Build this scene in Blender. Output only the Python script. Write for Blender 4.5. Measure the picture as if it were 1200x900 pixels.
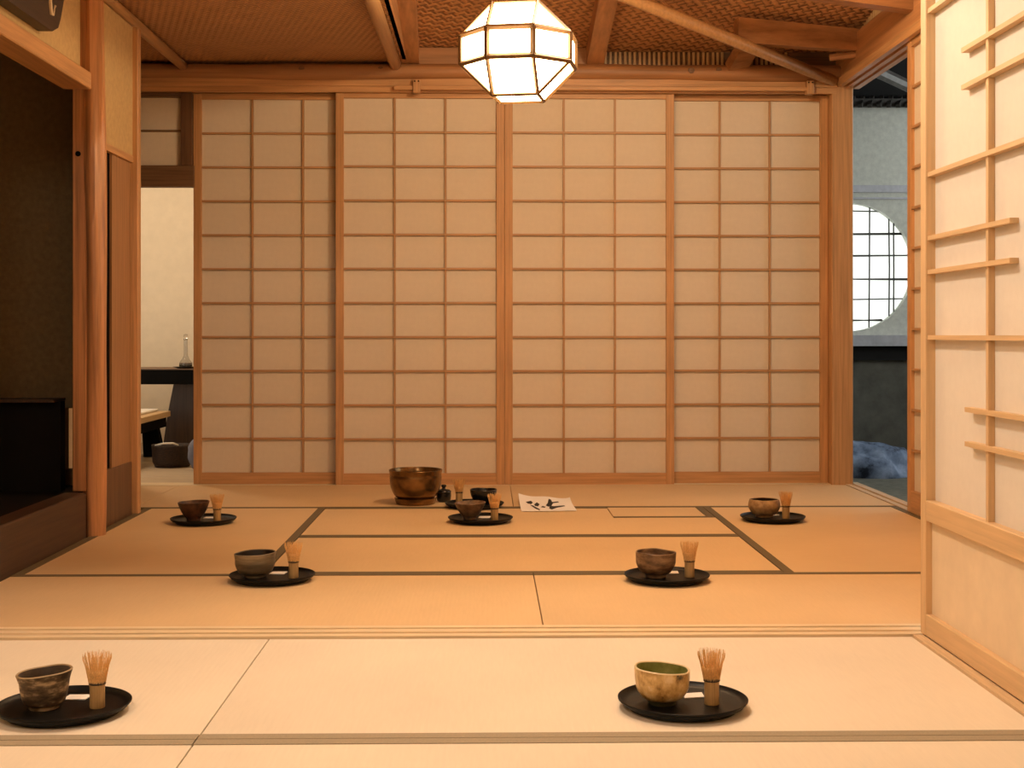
import bpy, bmesh, math, random
from mathutils import Vector, Matrix

random.seed(7)
for o in list(bpy.data.objects):
    bpy.data.objects.remove(o)
scene = bpy.context.scene
C = scene.collection
PI = math.pi

# ------------------------------------------------------------------ camera
F = 1584.0                       # focal length in pixels of a 1200 x 900 frame
CAM_H = 0.82
YAW = math.atan(28.0 / F)
HORIZON = 392.0
cam_d = bpy.data.cameras.new('camera')
cam_d.sensor_width = 36.0
cam_d.lens = F / 1200.0 * 36.0
cam_d.shift_y = (HORIZON - 450.0) / 1200.0
cam_d.clip_start = 0.05
cam = bpy.data.objects.new('camera', cam_d)
cam.location = (0, 0, CAM_H)
cam.rotation_euler = (PI / 2, 0, -YAW)
C.objects.link(cam)
scene.camera = cam

# ------------------------------------------------------------------ view, world, lights
vs = scene.view_settings
vs.view_transform = 'Standard'
vs.look = 'None'
vs.gamma = 1.0
vs.exposure = 0.0
vs.use_curve_mapping = False
scene.cycles.max_bounces = 10
scene.cycles.diffuse_bounces = 6
scene.cycles.sample_clamp_indirect = 6.0

w = bpy.data.worlds.new('daylight')
scene.world = w
w.use_nodes = True
w.node_tree.nodes['Background'].inputs[0].default_value = (0.96, 1.0, 0.97, 1)
w.node_tree.nodes['Background'].inputs[1].default_value = 2.6

LANTERN_COL = (1.0, 0.64, 0.31)
LANTERN_STR = 26.0


def point_light(name, loc, power, col, radius):
    l = bpy.data.lights.new(name, 'POINT')
    l.energy = power
    l.color = col
    l.shadow_soft_size = radius
    o = bpy.data.objects.new(name, l)
    o.location = loc
    C.objects.link(o)
    return o


point_light('front_room_lamp', (-0.10, 3.40, 2.36), 88, (1.0, 0.88, 0.72), 0.09)
point_light('front_room_fill', (-1.0, 1.0, 2.2), 68, (1.0, 0.88, 0.72), 0.16)  # added unseen fill for the nearest floor and the bowl fronts
point_light('rear_room_fill', (0.7, 5.15, 2.45), 84, (1.0, 0.72, 0.43), 0.10)  # added unseen fill, evens the light on rear screens and ceiling
point_light('side_room_lamp', (-2.55, 8.55, 2.05), 36, (1.0, 0.82, 0.62), 0.12)


# ------------------------------------------------------------------ helpers
def ground(px, py, z=0.0):
    """point of the horizontal plane z seen at a photograph pixel"""
    d = F * (CAM_H - z) / (py - HORIZON)
    u = (px - 600.0) * d / F
    c, s = math.cos(YAW), math.sin(YAW)
    return Vector((u * c + d * s, -u * s + d * c, z))


WORLD = {}


def thing(name, loc, label=None, cat=None, group=None, kind=None, rotz=0.0):
    o = bpy.data.objects.new(name, None)
    o.empty_display_size = 0.05
    o.location = loc
    o.rotation_euler = (0, 0, rotz)
    C.objects.link(o)
    tag(o, label, cat, group, kind)
    WORLD[o.name] = Vector(loc)
    return o


def tag(o, label=None, cat=None, group=None, kind=None):
    if label:
        o['label'] = label
    if cat:
        o['category'] = cat
    if group:
        o['group'] = group
    if kind:
        o['kind'] = kind
    return o


def origin_of(p):
    v = Vector((0, 0, 0))
    while p is not None:
        v = v + Vector(p.location)
        p = p.parent
    return v


def link_mesh(name, me, mat, parent=None, loc=(0, 0, 0), rot=(0, 0, 0)):
    o = bpy.data.objects.new(name, me)
    if mat is not None and not me.materials:
        me.materials.append(mat)
    o.parent = parent
    o.location = loc
    o.rotation_euler = rot
    C.objects.link(o)
    return o


class MB:
    """collects geometry; build() links it as one mesh object."""

    def __init__(self):
        self.bm = bmesh.new()

    def box(self, x0, x1, y0, y1, z0, z1, bevel=0.0):
        vs_ = [self.bm.verts.new(p) for p in (
            (x0, y0, z0), (x1, y0, z0), (x1, y1, z0), (x0, y1, z0),
            (x0, y0, z1), (x1, y0, z1), (x1, y1, z1), (x0, y1, z1))]
        fs = []
        for q in ((0, 3, 2, 1), (4, 5, 6, 7), (0, 1, 5, 4), (1, 2, 6, 5), (2, 3, 7, 6), (3, 0, 4, 7)):
            fs.append(self.bm.faces.new([vs_[i] for i in q]))
        if bevel > 0:
            es = set()
            for f in fs:
                es.update(f.edges)
            bmesh.ops.bevel(self.bm, geom=list(es), offset=bevel, segments=1, affect='EDGES', profile=0.5)
        return self

    def poly_prism(self, pts, z0, z1):
        a = [self.bm.verts.new((x, y, z0)) for x, y in pts]
        b = [self.bm.verts.new((x, y, z1)) for x, y in pts]
        self.bm.faces.new(a[::-1])
        self.bm.faces.new(b)
        n = len(pts)
        for i in range(n):
            j = (i + 1) % n
            self.bm.faces.new((a[i], a[j], b[j], b[i]))
        return self

    def mesh(self, verts, faces):
        v = [self.bm.verts.new(p) for p in verts]
        for f in faces:
            try:
                self.bm.faces.new([v[i] for i in f])
            except ValueError:
                pass
        return self

    def tube(self, pts, radii, seg=10, cap=True):
        rings = []
        pts = [Vector(p) for p in pts]
        for i, p in enumerate(pts):
            if i == 0:
                d = pts[1] - pts[0]
            elif i == len(pts) - 1:
                d = pts[-1] - pts[-2]
            else:
                d = pts[i + 1] - pts[i - 1]
            d.normalize()
            up = Vector((0, 0, 1)) if abs(d.z) < 0.9 else Vector((1, 0, 0))
            a = d.cross(up).normalized()
            b = a.cross(d).normalized()
            r = radii[i] if isinstance(radii, (list, tuple)) else radii
            rings.append([self.bm.verts.new(p + a * (math.cos(t) * r) + b * (math.sin(t) * r))
                          for t in (2 * PI * k / seg for k in range(seg))])
        for i in range(len(rings) - 1):
            for k in range(seg):
                j = (k + 1) % seg
                self.bm.faces.new((rings[i][k], rings[i][j], rings[i + 1][j], rings[i + 1][k]))
        if cap:
            self.bm.faces.new(rings[0][::-1])
            self.bm.faces.new(rings[-1])
        return self

    def beam(self, p, q, wd, ht, taper=1.0):
        """rectangular bar from p to q (top centre line halfway of the height)"""
        p, q = Vector(p), Vector(q)
        d = (q - p).normalized()
        a = d.cross(Vector((0, 0, 1))).normalized()
        b = a.cross(d).normalized()
        vs_ = []
        for c, s in ((p, 1.0), (q, taper)):
            for i, j in ((-1, -1), (1, -1), (1, 1), (-1, 1)):
                vs_.append(c + a * (i * wd / 2 * s) + b * (j * ht / 2 * s))
        self.mesh(vs_, [(0, 3, 2, 1), (4, 5, 6, 7), (0, 1, 5, 4), (1, 2, 6, 5), (2, 3, 7, 6), (3, 0, 4, 7)])
        return self

    def lathe(self, prof, seg=40, fn=None):
        rings = []
        for (r, z) in prof:
            if r < 1e-6:
                p = (0, 0, z) if fn is None else fn(0, 0, z)
                rings.append([self.bm.verts.new(p)])
            else:
                ring = []
                for k in range(seg):
                    t = 2 * PI * k / seg
                    p = (r * math.cos(t), r * math.sin(t), z) if fn is None else fn(t, r, z)
                    ring.append(self.bm.verts.new(p))
                rings.append(ring)
        for i in range(len(rings) - 1):
            A, B = rings[i], rings[i + 1]
            for k in range(seg):
                j = (k + 1) % seg
                if len(A) == 1 and len(B) == 1:
                    continue
                if len(A) == 1:
                    self.bm.faces.new((A[0], B[j], B[k]))
                elif len(B) == 1:
                    self.bm.faces.new((A[k], A[j], B[0]))
                else:
                    self.bm.faces.new((A[k], A[j], B[j], B[k]))
        return self

    def to_mesh(self, name, smooth=False, angle=None):
        bmesh.ops.recalc_face_normals(self.bm, faces=self.bm.faces[:])
        me = bpy.data.meshes.new(name)
        self.bm.to_mesh(me)
        self.bm.free()
        if smooth:
            for p in me.polygons:
                p.use_smooth = True
            if angle is not None:
                me.set_sharp_from_angle(angle=angle)
        return me

    def build(self, name, mat, parent=None, smooth=False, angle=None, local=False):
        """geometry given in world coordinates; the origin goes to the base of the piece"""
        me = self.to_mesh(name, smooth, angle)
        if local:
            return link_mesh(name, me, mat, parent)
        xs = [v.co.x for v in me.vertices]
        ys = [v.co.y for v in me.vertices]
        zs = [v.co.z for v in me.vertices]
        org = Vector(((min(xs) + max(xs)) / 2, (min(ys) + max(ys)) / 2, min(zs)))
        me.transform(Matrix.Translation(-org))
        return link_mesh(name, me, mat, parent, org - origin_of(parent))


def box(name, x0, x1, y0, y1, z0, z1, mat, parent=None, bevel=0.0):
    return MB().box(x0, x1, y0, y1, z0, z1, bevel).build(name, mat, parent)


# ------------------------------------------------------------------ materials
def new_mat(name):
    m = bpy.data.materials.new(name)
    m.use_nodes = True
    nt = m.node_tree
    b = nt.nodes['Principled BSDF']
    return m, nt, b


def node(nt, t, **kw):
    n = nt.nodes.new(t)
    for k, v in kw.items():
        setattr(n, k, v)
    return n


def ramp(nt, fac, stops):
    r = node(nt, 'ShaderNodeValToRGB')
    e = r.color_ramp.elements
    while len(e) > 1:
        e.remove(e[-1])
    e[0].position = stops[0][0]
    e[0].color = (*stops[0][1], 1)
    for p, c in stops[1:]:
        x = e.new(p)
        x.color = (*c, 1)
    nt.links.new(fac, r.inputs[0])
    return r.outputs[0]


def objcoord(nt, scale=(1, 1, 1), kind='Object'):
    tc = node(nt, 'ShaderNodeTexCoord')
    mp = node(nt, 'ShaderNodeMapping')
    mp.inputs['Scale'].default_value = scale
    nt.links.new(tc.outputs[kind], mp.inputs[0])
    return mp.outputs[0]


def noise(nt, vec, scale, detail=4.0, rough=0.55):
    n = node(nt, 'ShaderNodeTexNoise')
    n.inputs['Scale'].default_value = scale
    n.inputs['Detail'].default_value = detail
    n.inputs['Roughness'].default_value = rough
    nt.links.new(vec, n.inputs['Vector'])
    return n.outputs['Fac']


def bump(nt, bsdf, h, strength=0.2, dist=0.002):
    b = node(nt, 'ShaderNodeBump')
    b.inputs['Strength'].default_value = strength
    b.inputs['Distance'].default_value = dist
    nt.links.new(h, b.inputs['Height'])
    nt.links.new(b.outputs[0], bsdf.inputs['Normal'])


def wood(name, col, axis='z', rough=0.5, contrast=0.28, fine=70.0, coat=0.0):
    m, nt, b = new_mat(name)
    s = [fine, fine, fine]
    s['xyz'.index(axis)] = fine * 0.035
    v = objcoord(nt, tuple(s))
    f = noise(nt, v, 1.0, 5.0, 0.6)
    lo = tuple(c * (1 - contrast) for c in col)
    hi = tuple(min(1, c * (1 + contrast * 0.7)) for c in col)
    c = ramp(nt, f, [(0.3, lo), (0.52, col), (0.72, hi)])
    nt.links.new(c, b.inputs['Base Color'])
    b.inputs['Roughness'].default_value = rough
    b.inputs['Coat Weight'].default_value = coat
    bump(nt, b, f, 0.15, 0.002)
    return m


def plain(name, col, rough=0.6, var=0.12, scale=12.0, bumpy=0.0, spec=0.5, metal=0.0):
    m, nt, b = new_mat(name)
    v = objcoord(nt)
    f = noise(nt, v, scale, 6.0, 0.6)
    lo = tuple(c * (1 - var) for c in col)
    hi = tuple(min(1, c * (1 + var)) for c in col)
    nt.links.new(ramp(nt, f, [(0.3, lo), (0.7, hi)]), b.inputs['Base Color'])
    b.inputs['Roughness'].default_value = rough
    b.inputs['Specular IOR Level'].default_value = spec
    b.inputs['Metallic'].default_value = metal
    if bumpy:
        bump(nt, b, f, bumpy, 0.004)
    return m


def tatami_mat_material(name, col, axis):
    """woven rush: fine ribs across the mat, slight streaks of tone"""
    m, nt, b = new_mat(name)
    v = objcoord(nt)
    wv = node(nt, 'ShaderNodeTexWave', wave_type='BANDS', bands_direction=axis.upper())
    wv.inputs['Scale'].default_value = 22.0
    wv.inputs['Distortion'].default_value = 0.0
    wv.inputs['Detail'].default_value = 1.0
    nt.links.new(v, wv.inputs['Vector'])
    s = [14.0, 14.0, 14.0]
    s['xyz'.index(axis)] = 160.0
    streak = noise(nt, objcoord(nt, tuple(s)), 1.0, 3.0, 0.6)
    big = noise(nt, v, 1.6, 3.0, 0.5)
    mx = node(nt, 'ShaderNodeMath', operation='MULTIPLY_ADD')
    nt.links.new(streak, mx.inputs[0])
    mx.inputs[1].default_value = 0.4
    nt.links.new(big, mx.inputs[2])
    lo = tuple(c * 0.93 for c in col)
    hi = tuple(min(1, c * 1.06) for c in col)
    nt.links.new(ramp(nt, mx.outputs[0], [(0.45, lo), (0.95, hi)]), b.inputs['Base Color'])
    b.inputs['Roughness'].default_value = 0.62
    b.inputs['Specular IOR Level'].default_value = 0.25
    bump(nt, b, wv.outputs['Fac'], 0.10, 0.001)
    return m


def weave_material(name, c1, c2, scale=26.0):
    """woven ceiling matting: over and under strips"""
    m, nt, b = new_mat(name)
    v = objcoord(nt)
    rot = node(nt, 'ShaderNodeMapping')
    rot.inputs['Rotation'].default_value = (0, 0, 0.5)
    nt.links.new(v, rot.inputs[0])
    ch = node(nt, 'ShaderNodeTexChecker')
    ch.inputs['Scale'].default_value = scale
    nt.links.new(rot.outputs[0], ch.inputs['Vector'])
    hs = []
    for d in 'XY':
        wv = node(nt, 'ShaderNodeTexWave', wave_type='BANDS', bands_direction=d)
        wv.inputs['Scale'].default_value = scale * 0.318
        wv.inputs['Distortion'].default_value = 0.8
        nt.links.new(rot.outputs[0], wv.inputs['Vector'])
        hs.append(wv.outputs['Fac'])
    mix = node(nt, 'ShaderNodeMix', data_type='FLOAT')
    nt.links.new(ch.outputs['Fac'], mix.inputs[0])
    nt.links.new(hs[0], mix.inputs[2])
    nt.links.new(hs[1], mix.inputs[3])
    n = noise(nt, v, 9.0, 4.0)
    ad = node(nt, 'ShaderNodeMath', operation='MULTIPLY_ADD')
    nt.links.new(n, ad.inputs[0])
    ad.inputs[1].default_value = 0.7
    nt.links.new(mix.outputs[0], ad.inputs[2])
    nt.links.new(ramp(nt, ad.outputs[0], [(0.25, c1), (1.1, c2)]), b.inputs['Base Color'])
    b.inputs['Roughness'].default_value = 0.7
    bump(nt, b, mix.outputs[0], 0.7, 0.006)
    return m


def paper_material(name, col, translucent=0.0, fib=0.05):
    m, nt, b = new_mat(name)
    v = objcoord(nt)
    f = noise(nt, v, 30.0, 6.0, 0.7)
    lo = tuple(c * (1 - fib) for c in col)
    nt.links.new(ramp(nt, f, [(0.35, lo), (0.65, col)]), b.inputs['Base Color'])
    b.inputs['Roughness'].default_value = 0.85
    b.inputs['Specular IOR Level'].default_value = 0.1
    if translucent:
        t = node(nt, 'ShaderNodeBsdfTranslucent')
        t.inputs[0].default_value = (*col, 1)
        mx = node(nt, 'ShaderNodeMixShader')
        mx.inputs[0].default_value = translucent
        nt.links.new(b.outputs[0], mx.inputs[1])
        nt.links.new(t.outputs[0], mx.inputs[2])
        nt.links.new(mx.outputs[0], nt.nodes['Material Output'].inputs[0])
    return m


def glow_material(name, col, strength):
    m, nt, b = new_mat(name)
    b.inputs['Base Color'].default_value = (0.9, 0.86, 0.78, 1)
    b.inputs['Emission Color'].default_value = (*col, 1)
    b.inputs['Emission Strength'].default_value = strength
    return m


def ceramic(name, stops, scale=18.0, rough=0.4, stretch=(1, 1, 1), detail=5.0):
    m, nt, b = new_mat(name)
    f = noise(nt, objcoord(nt, stretch), scale, detail, 0.6)
    nt.links.new(ramp(nt, f, stops), b.inputs['Base Color'])
    b.inputs['Roughness'].default_value = rough
    bump(nt, b, f, 0.25, 0.003)
    return m


M = {}
M['cedar_x'] = wood('cedar_x', (0.50, 0.27, 0.115), 'x')
M['cedar_y'] = wood('cedar_y', (0.50, 0.27, 0.115), 'y')
M['kumiko_x'] = wood('kumiko_x', (0.43, 0.24, 0.11), 'x')
M['kumiko_z'] = wood('kumiko_z', (0.43, 0.24, 0.11), 'z')
M['cedar_z'] = wood('cedar_z', (0.50, 0.27, 0.115), 'z')
M['pale_x'] = wood('pale_x', (0.62, 0.42, 0.22), 'x', contrast=0.15)
M['pale_y'] = wood('pale_y', (0.62, 0.42, 0.22), 'y', contrast=0.15)
M['pale_z'] = wood('pale_z', (0.62, 0.42, 0.22), 'z', contrast=0.15)
M['sill_x'] = wood('sill_x', (0.72, 0.58, 0.37), 'x', contrast=0.18, fine=120)
M['sill_y'] = wood('sill_y', (0.62, 0.45, 0.26), 'y', contrast=0.18, fine=120)
M['pillar'] = wood('pillar', (0.46, 0.215, 0.088), 'z', contrast=0.45, fine=55, rough=0.42)
M['beam_x'] = wood('beam_x', (0.34, 0.163, 0.066), 'x', contrast=0.35, fine=30)
M['beam_y'] = wood('beam_y', (0.42, 0.205, 0.085), 'y', contrast=0.35, fine=30)
M['dark_y'] = wood('dark_y', (0.062, 0.032, 0.015), 'y', contrast=0.4)
M['dark_x'] = wood('dark_x', (0.16, 0.085, 0.04), 'x', contrast=0.4)
M['dark_z'] = wood('dark_z', (0.13, 0.065, 0.03), 'z', contrast=0.4)
M['pedestal'] = wood('pedestal', (0.055, 0.030, 0.016), 'z', contrast=0.4)
M['panel_z'] = wood('panel_z', (0.34, 0.175, 0.075), 'z', contrast=0.3)
M['bamboo_y'] = wood('bamboo_y', (0.52, 0.30, 0.13), 'y', contrast=0.2, rough=0.35)
M['bamboo_z'] = wood('bamboo_z', (0.50, 0.33, 0.16), 'z', contrast=0.2, rough=0.4)
M['floorboard'] = wood('floorboard', (0.52, 0.40, 0.27), 'x', contrast=0.25)
M['old_beam'] = wood('old_beam', (0.06, 0.052, 0.045), 'y', contrast=0.5, fine=30)
M['roof_dark'] = plain('roof_dark', (0.010, 0.009, 0.009), 0.9)
M['plaster'] = plain('plaster', (0.50, 0.345, 0.155), 0.9, 0.10, 40, 0.15)
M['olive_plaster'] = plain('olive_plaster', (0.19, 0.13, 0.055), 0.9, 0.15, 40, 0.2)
M['cream_plaster'] = plain('cream_plaster', (0.72, 0.62, 0.47), 0.9, 0.04, 14, 0.05)
M['grey_plaster'] = plain('grey_plaster', (0.72, 0.73, 0.66), 0.9, 0.12, 25, 0.15)
M['dark_grey'] = plain('dark_grey', (0.15, 0.145, 0.12), 0.9, 0.3, 7, 0.15)
M['ledge_grey'] = plain('ledge_grey', (0.60, 0.60, 0.65), 0.7, 0.12, 20)
M['earth'] = plain('earth', (0.20, 0.19, 0.15), 0.95, 0.25, 18, 0.3)
M['rock'] = ceramic('rock', [(0.36, (0.03, 0.04, 0.07)), (0.48, (0.20, 0.27, 0.42)), (0.66, (0.40, 0.50, 0.70))], 7.0, 0.8)  # blue daylight falling on the stone is put into its colour
M['shoji_paper'] = paper_material('shoji_paper', (0.67, 0.595, 0.485))
M['front_paper'] = paper_material('front_paper', (0.70, 0.645, 0.555), fib=0.04)
M['window_paper'] = paper_material('window_paper', (0.92, 0.92, 0.90), translucent=0.75, fib=0.03)
M['koshi'] = plain('koshi', (0.72, 0.575, 0.385), 0.8, 0.06, 10)
M['rush_x'] = tatami_mat_material('rush_x', (0.66, 0.47, 0.255), 'x')
M['rush_y'] = tatami_mat_material('rush_y', (0.66, 0.47, 0.255), 'y')
M['rush_lit_x'] = tatami_mat_material('rush_lit_x', (0.72, 0.64, 0.505), 'x')  # near mats: whiter light of the front room put into the rush colour
M['heri'] = plain('heri', (0.135, 0.100, 0.048), 0.85, 0.15, 200)
M['heri_lit'] = plain('heri_lit', (0.31, 0.26, 0.175), 0.85, 0.10, 200)  # near border cloth, brighter light mixed into its colour
M['subfloor'] = plain('subfloor', (0.10, 0.08, 0.05), 0.9)
M['weave'] = weave_material('weave', (0.16, 0.074, 0.030), (0.56, 0.29, 0.125), 26)
M['weave_fine'] = weave_material('weave_fine', (0.20, 0.098, 0.042), (0.50, 0.265, 0.115), 44)
M['lacquer'] = plain('lacquer', (0.005, 0.0046, 0.0042), 0.42, 0.4, 60, 0.08, spec=0.16)
M['black_gloss'] = plain('black_gloss', (0.008, 0.008, 0.008), 0.25)
M['black_wood'] = plain('black_wood', (0.0035, 0.003, 0.0027), 0.8, spec=0.06)
M['alcove_board'] = plain('alcove_board', (0.008, 0.006, 0.005), 0.7, spec=0.15)
M['napkin'] = paper_material('napkin', (0.86, 0.83, 0.78), fib=0.02)
M['ink'] = plain('ink', (0.008, 0.008, 0.009), 0.7)
M['tines'] = plain('tines', (0.74, 0.46, 0.18), 0.55, 0.25, 300)
M['whisk_handle'] = wood('whisk_handle', (0.43, 0.275, 0.11), 'z', contrast=0.3, fine=300)
M['thread'] = plain('thread', (0.015, 0.010, 0.010), 0.7)
M['signboard'] = wood('signboard', (0.040, 0.022, 0.012), 'y', contrast=0.4, rough=0.45)
M['white_paint'] = plain('white_paint', (0.62, 0.50, 0.33), 0.7)
M['lantern_glow'] = glow_material('lantern_glow', LANTERN_COL, LANTERN_STR)
M['lantern_strut'] = wood('lantern_strut', (0.20, 0.12, 0.055), 'z', contrast=0.15)
M['cushion'] = plain('cushion', (0.80, 0.76, 0.68), 0.85, 0.03)
M['wicker'] = ceramic('wicker', [(0.35, (0.010, 0.005, 0.002)), (0.65, (0.055, 0.026, 0.011))], 60, 0.7, (1, 1, 5))
M['bluecloth'] = plain('bluecloth', (0.16, 0.17, 0.22), 0.9, 0.2)
mg, ntg, bg = new_mat('clear_glass')
bg.inputs['Transmission Weight'].default_value = 1.0
bg.inputs['Roughness'].default_value = 0.03
bg.inputs['IOR'].default_value = 1.45
M['glass'] = mg
mb_, ntb, bb = new_mat('bronze')
fb = noise(ntb, objcoord(ntb), 14.0, 5.0)
ntb.links.new(ramp(ntb, fb, [(0.3, (0.09, 0.045, 0.014)), (0.7, (0.30, 0.165, 0.055))]), bb.inputs['Base Color'])
bb.inputs['Metallic'].default_value = 0.75
bb.inputs['Roughness'].default_value = 0.24
M['bronze'] = mb_


# ================================================================== THE SETTING
XL, XR = -1.62, 1.95             # side walls of the rear room
YB = 7.42                        # rear screen wall
YS0, YS1 = 3.65, 3.79            # threshold between the two rooms

# floors
tag(box('floor', -2.9, 2.06, -1.6, 7.5, -0.12, -0.05, M['subfloor']),
    'dark wooden subfloor underneath the tatami mats', 'floor', kind='structure')

# threshold with sliding grooves
sill = MB()
ys = [(YS0 + 0.006, 0.030, 0.006), (YS0 + 0.036, 0.020, -0.006), (YS0 + 0.056, 0.034, 0.006), (YS0 + 0.090, 0.020, -0.006), (YS0 + 0.110, 0.026, 0.006)]
for y, d, top in ys:
    sill.box(-2.42, XR, y, y + d + 0.0002, -0.05, top)
tag(sill.build('trim_1', M['sill_x']), 'pale grooved wooden threshold crossing the floor between the near and far mats', 'threshold', kind='structure')
s2 = MB()
for x, d, top in ((1.152, 0.03, 0.006), (1.182, 0.022, 0.001), (1.204, 0.06, 0.008)):
    s2.box(x, x + d + 0.0002, -1.5, YS0 - 0.001, -0.05, top)
tag(s2.build('trim_2', M['sill_y']), 'pale wooden floor rail under the near screen with odd lattice bars', 'floor rail', kind='structure')
s3 = MB()
for x, d, top in ((XR, 0.03, 0.004), (XR + 0.03, 0.02, -0.004), (XR + 0.05, 0.04, 0.004)):
    s3.box(x, x + d + 0.0002, YS1, 7.44, -0.05, top)
tag(s3.build('trim_3', M['sill_y']), 'wooden floor rail along the open doorway to the grey plaster room', 'floor rail', kind='structure')
tag(box('trim_4', -2.42, XR, 7.362, 7.50, -0.05, 0.002, M['sill_x']), 'wooden floor rail under the four rear paper screens', 'floor rail', kind='structure')

# lintel and short wall over the threshold, above the picture
tag(box('trim_5', -2.42, XR, 3.66, 3.78, 1.83, 1.91, M['cedar_x']), 'wooden lintel above the threshold between both rooms', 'lintel', kind='structure')
tag(box('wall_middle', -2.42, XR, 3.69, 3.75, 1.91, 3.2, M['plaster']), 'short ochre plaster wall above the lintel between both rooms', 'wall', kind='structure')

# the near room round the camera
tag(box('wall_front', -2.5, 1.4, -1.6, -1.5, -0.05, 2.45, M['cream_plaster']), 'cream plaster wall behind the near mats', 'wall', kind='structure')
tag(box('wall_front_left', -2.5, -2.42, -1.5, 3.66, -0.05, 2.45, M['cream_plaster']), 'cream plaster wall beside the near mats', 'wall', kind='structure')
tag(box('wall_front_right', 1.19, 1.27, -1.5, 2.74, 0.01, 2.45, M['cream_plaster']), 'cream plaster wall continuing from the near screen', 'wall', kind='structure')
tag(box('wall_front_right_upper', 1.19, 1.27, 2.74, 3.69, 2.02, 2.45, M['cream_plaster']), 'cream plaster above the near screen', 'wall', kind='structure')
tag(box('ceiling_front', -2.5, 1.3, -1.6, 3.69, 2.45, 2.5, M['weave_fine']), 'woven ceiling over the near mats', 'ceiling', kind='structure')
tag(box('floor_front', -2.42, 1.15, -1.5, 1.855, -0.05, -0.001, M['floorboard']), 'plain wooden boards in front of the nearest mats', 'floor', kind='structure')

# --- left side of the rear room: alcove, lintel, plaster
wl = tag(box('wall_left', -1.70, -1.655, YS1, 5.52, 1.88, 2.30, M['plaster']), 'ochre plaster wall above the dark alcove', 'wall', kind='structure')
box('lintel', -1.72, -1.605, YS1, 5.50, 1.812, 1.880, M['cedar_y'], wl, 0.004)
wl2 = tag(box('wall_left_far', -1.665, -1.625, 5.60, 6.21, 1.635, 2.225, M['plaster']), 'narrow ochre plaster strip between log pillar and thin post', 'wall', kind='structure')
box('lintel', -1.668, -1.622, 5.60, 6.21, 1.605, 1.635, M['cedar_y'], wl2)
box('edge_post', -1.675, -1.600, 6.21, 6.262, -0.05, 2.225, M['cedar_z'], wl2, 0.004)
box('board', -1.665, -1.635, 5.905, 6.205, 0.24, 1.605, M['panel_z'], wl2)
box('skirting', -1.665, -1.628, 5.62, 6.208, -0.05, 0.24, M['dark_z'], wl2, 0.003)
box('slot_shade', -1.662, -1.645, 5.62, 5.905, 0.24, 1.605, M['black_wood'], wl2)  # black strip put in for the shade of a narrow slot

# alcove
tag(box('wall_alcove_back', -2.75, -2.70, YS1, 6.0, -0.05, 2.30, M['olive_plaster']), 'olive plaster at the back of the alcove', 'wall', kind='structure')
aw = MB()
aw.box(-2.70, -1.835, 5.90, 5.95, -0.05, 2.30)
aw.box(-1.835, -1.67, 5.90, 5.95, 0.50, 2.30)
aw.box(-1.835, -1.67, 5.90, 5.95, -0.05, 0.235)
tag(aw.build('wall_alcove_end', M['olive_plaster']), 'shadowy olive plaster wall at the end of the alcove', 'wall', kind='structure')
pf = thing('alcove_platform', (-2.15, 4.8, -0.05), 'raised black alcove floor with dark brown wooden front beam', 'platform')
box('platform_board', -2.70, -1.70, YS1, 5.90, 0.12, 0.165, M['alcove_board'], pf)
box('front_beam', -1.715, -1.622, YS1, 5.49, -0.05, 0.182, M['dark_y'], pf, 0.006)
lb = thing('low_black_partition', (-2.2, 5.72, 0.165), 'low black lacquered partition standing at the end of the alcove', 'partition')
box('panel', -2.68, -1.780, 5.66, 5.72, 0.165, 0.540, M['alcove_board'], lb)
box('cap_rail', -2.68, -1.790, 5.60, 5.76, 0.540, 0.552, M['dark_y'], lb)
tag(box('wall_alcove_front', -2.75, -1.62, 3.74, 3.80, -0.05, 2.30, M['plaster']), 'plaster return wall closing the alcove toward the threshold', 'wall', kind='structure')

# log pillar
pl = thing('log_pillar', (-1.615, 5.555, -0.002), 'reddish brown hewn log pillar standing at the corner of the dark alcove', 'pillar')
pb = MB()
prof = []
rings = []
NZ, NS = 26, 20
for i in range(NZ + 1):
    z = 2.34 * i / NZ
    ring = []
    for k in range(NS):
        t = 2 * PI * k / NS
        r = 0.047
        # flat hewn side towards the alcove, rounded ridge towards the room
        fl = math.cos(t - PI * 1.25)
        r = min(r, 0.041 / max(0.55, fl)) if fl > 0.55 else r
        r += 0.0035 * math.sin(3 * t + 5 * z) + 0.004 * math.sin(2.1 * z + t)
        if z > 1.1:
            r += 0.004 * math.sin(7 * t + 3.0 * z) * min(1, (z - 1.1) / 0.4)
        ring.append(pb.bm.verts.new((-1.615 + r * math.cos(t) + 0.006 * math.sin(1.5 * z), 5.555 + r * math.sin(t), z)))
    rings.append(ring)
for i in range(NZ):
    for k in range(NS):
        j = (k + 1) % NS
        pb.bm.faces.new((rings[i][k], rings[i][j], rings[i + 1][j], rings[i + 1][k]))
pb.bm.faces.new(rings[0][::-1])
pb.bm.faces.new(rings[-1])
pb.build('log_shaft', M['pillar'], pl, smooth=True, angle=0.7)
kn = MB()
kn.lathe([(0.0, -0.004), (0.011, -0.002), (0.011, 0.004), (0.0, 0.005)], 10)
ko = kn.build('knot', M['black_wood'], pl, local=True)
ko.location = (-0.048, -0.041, 1.555)
ko.rotation_euler = (PI / 2, 0, 0)
box('squared_side', -1.687, -1.630, 5.515, 5.600, 0.182, 2.30, M['pillar'], pl, 0.004)

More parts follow.
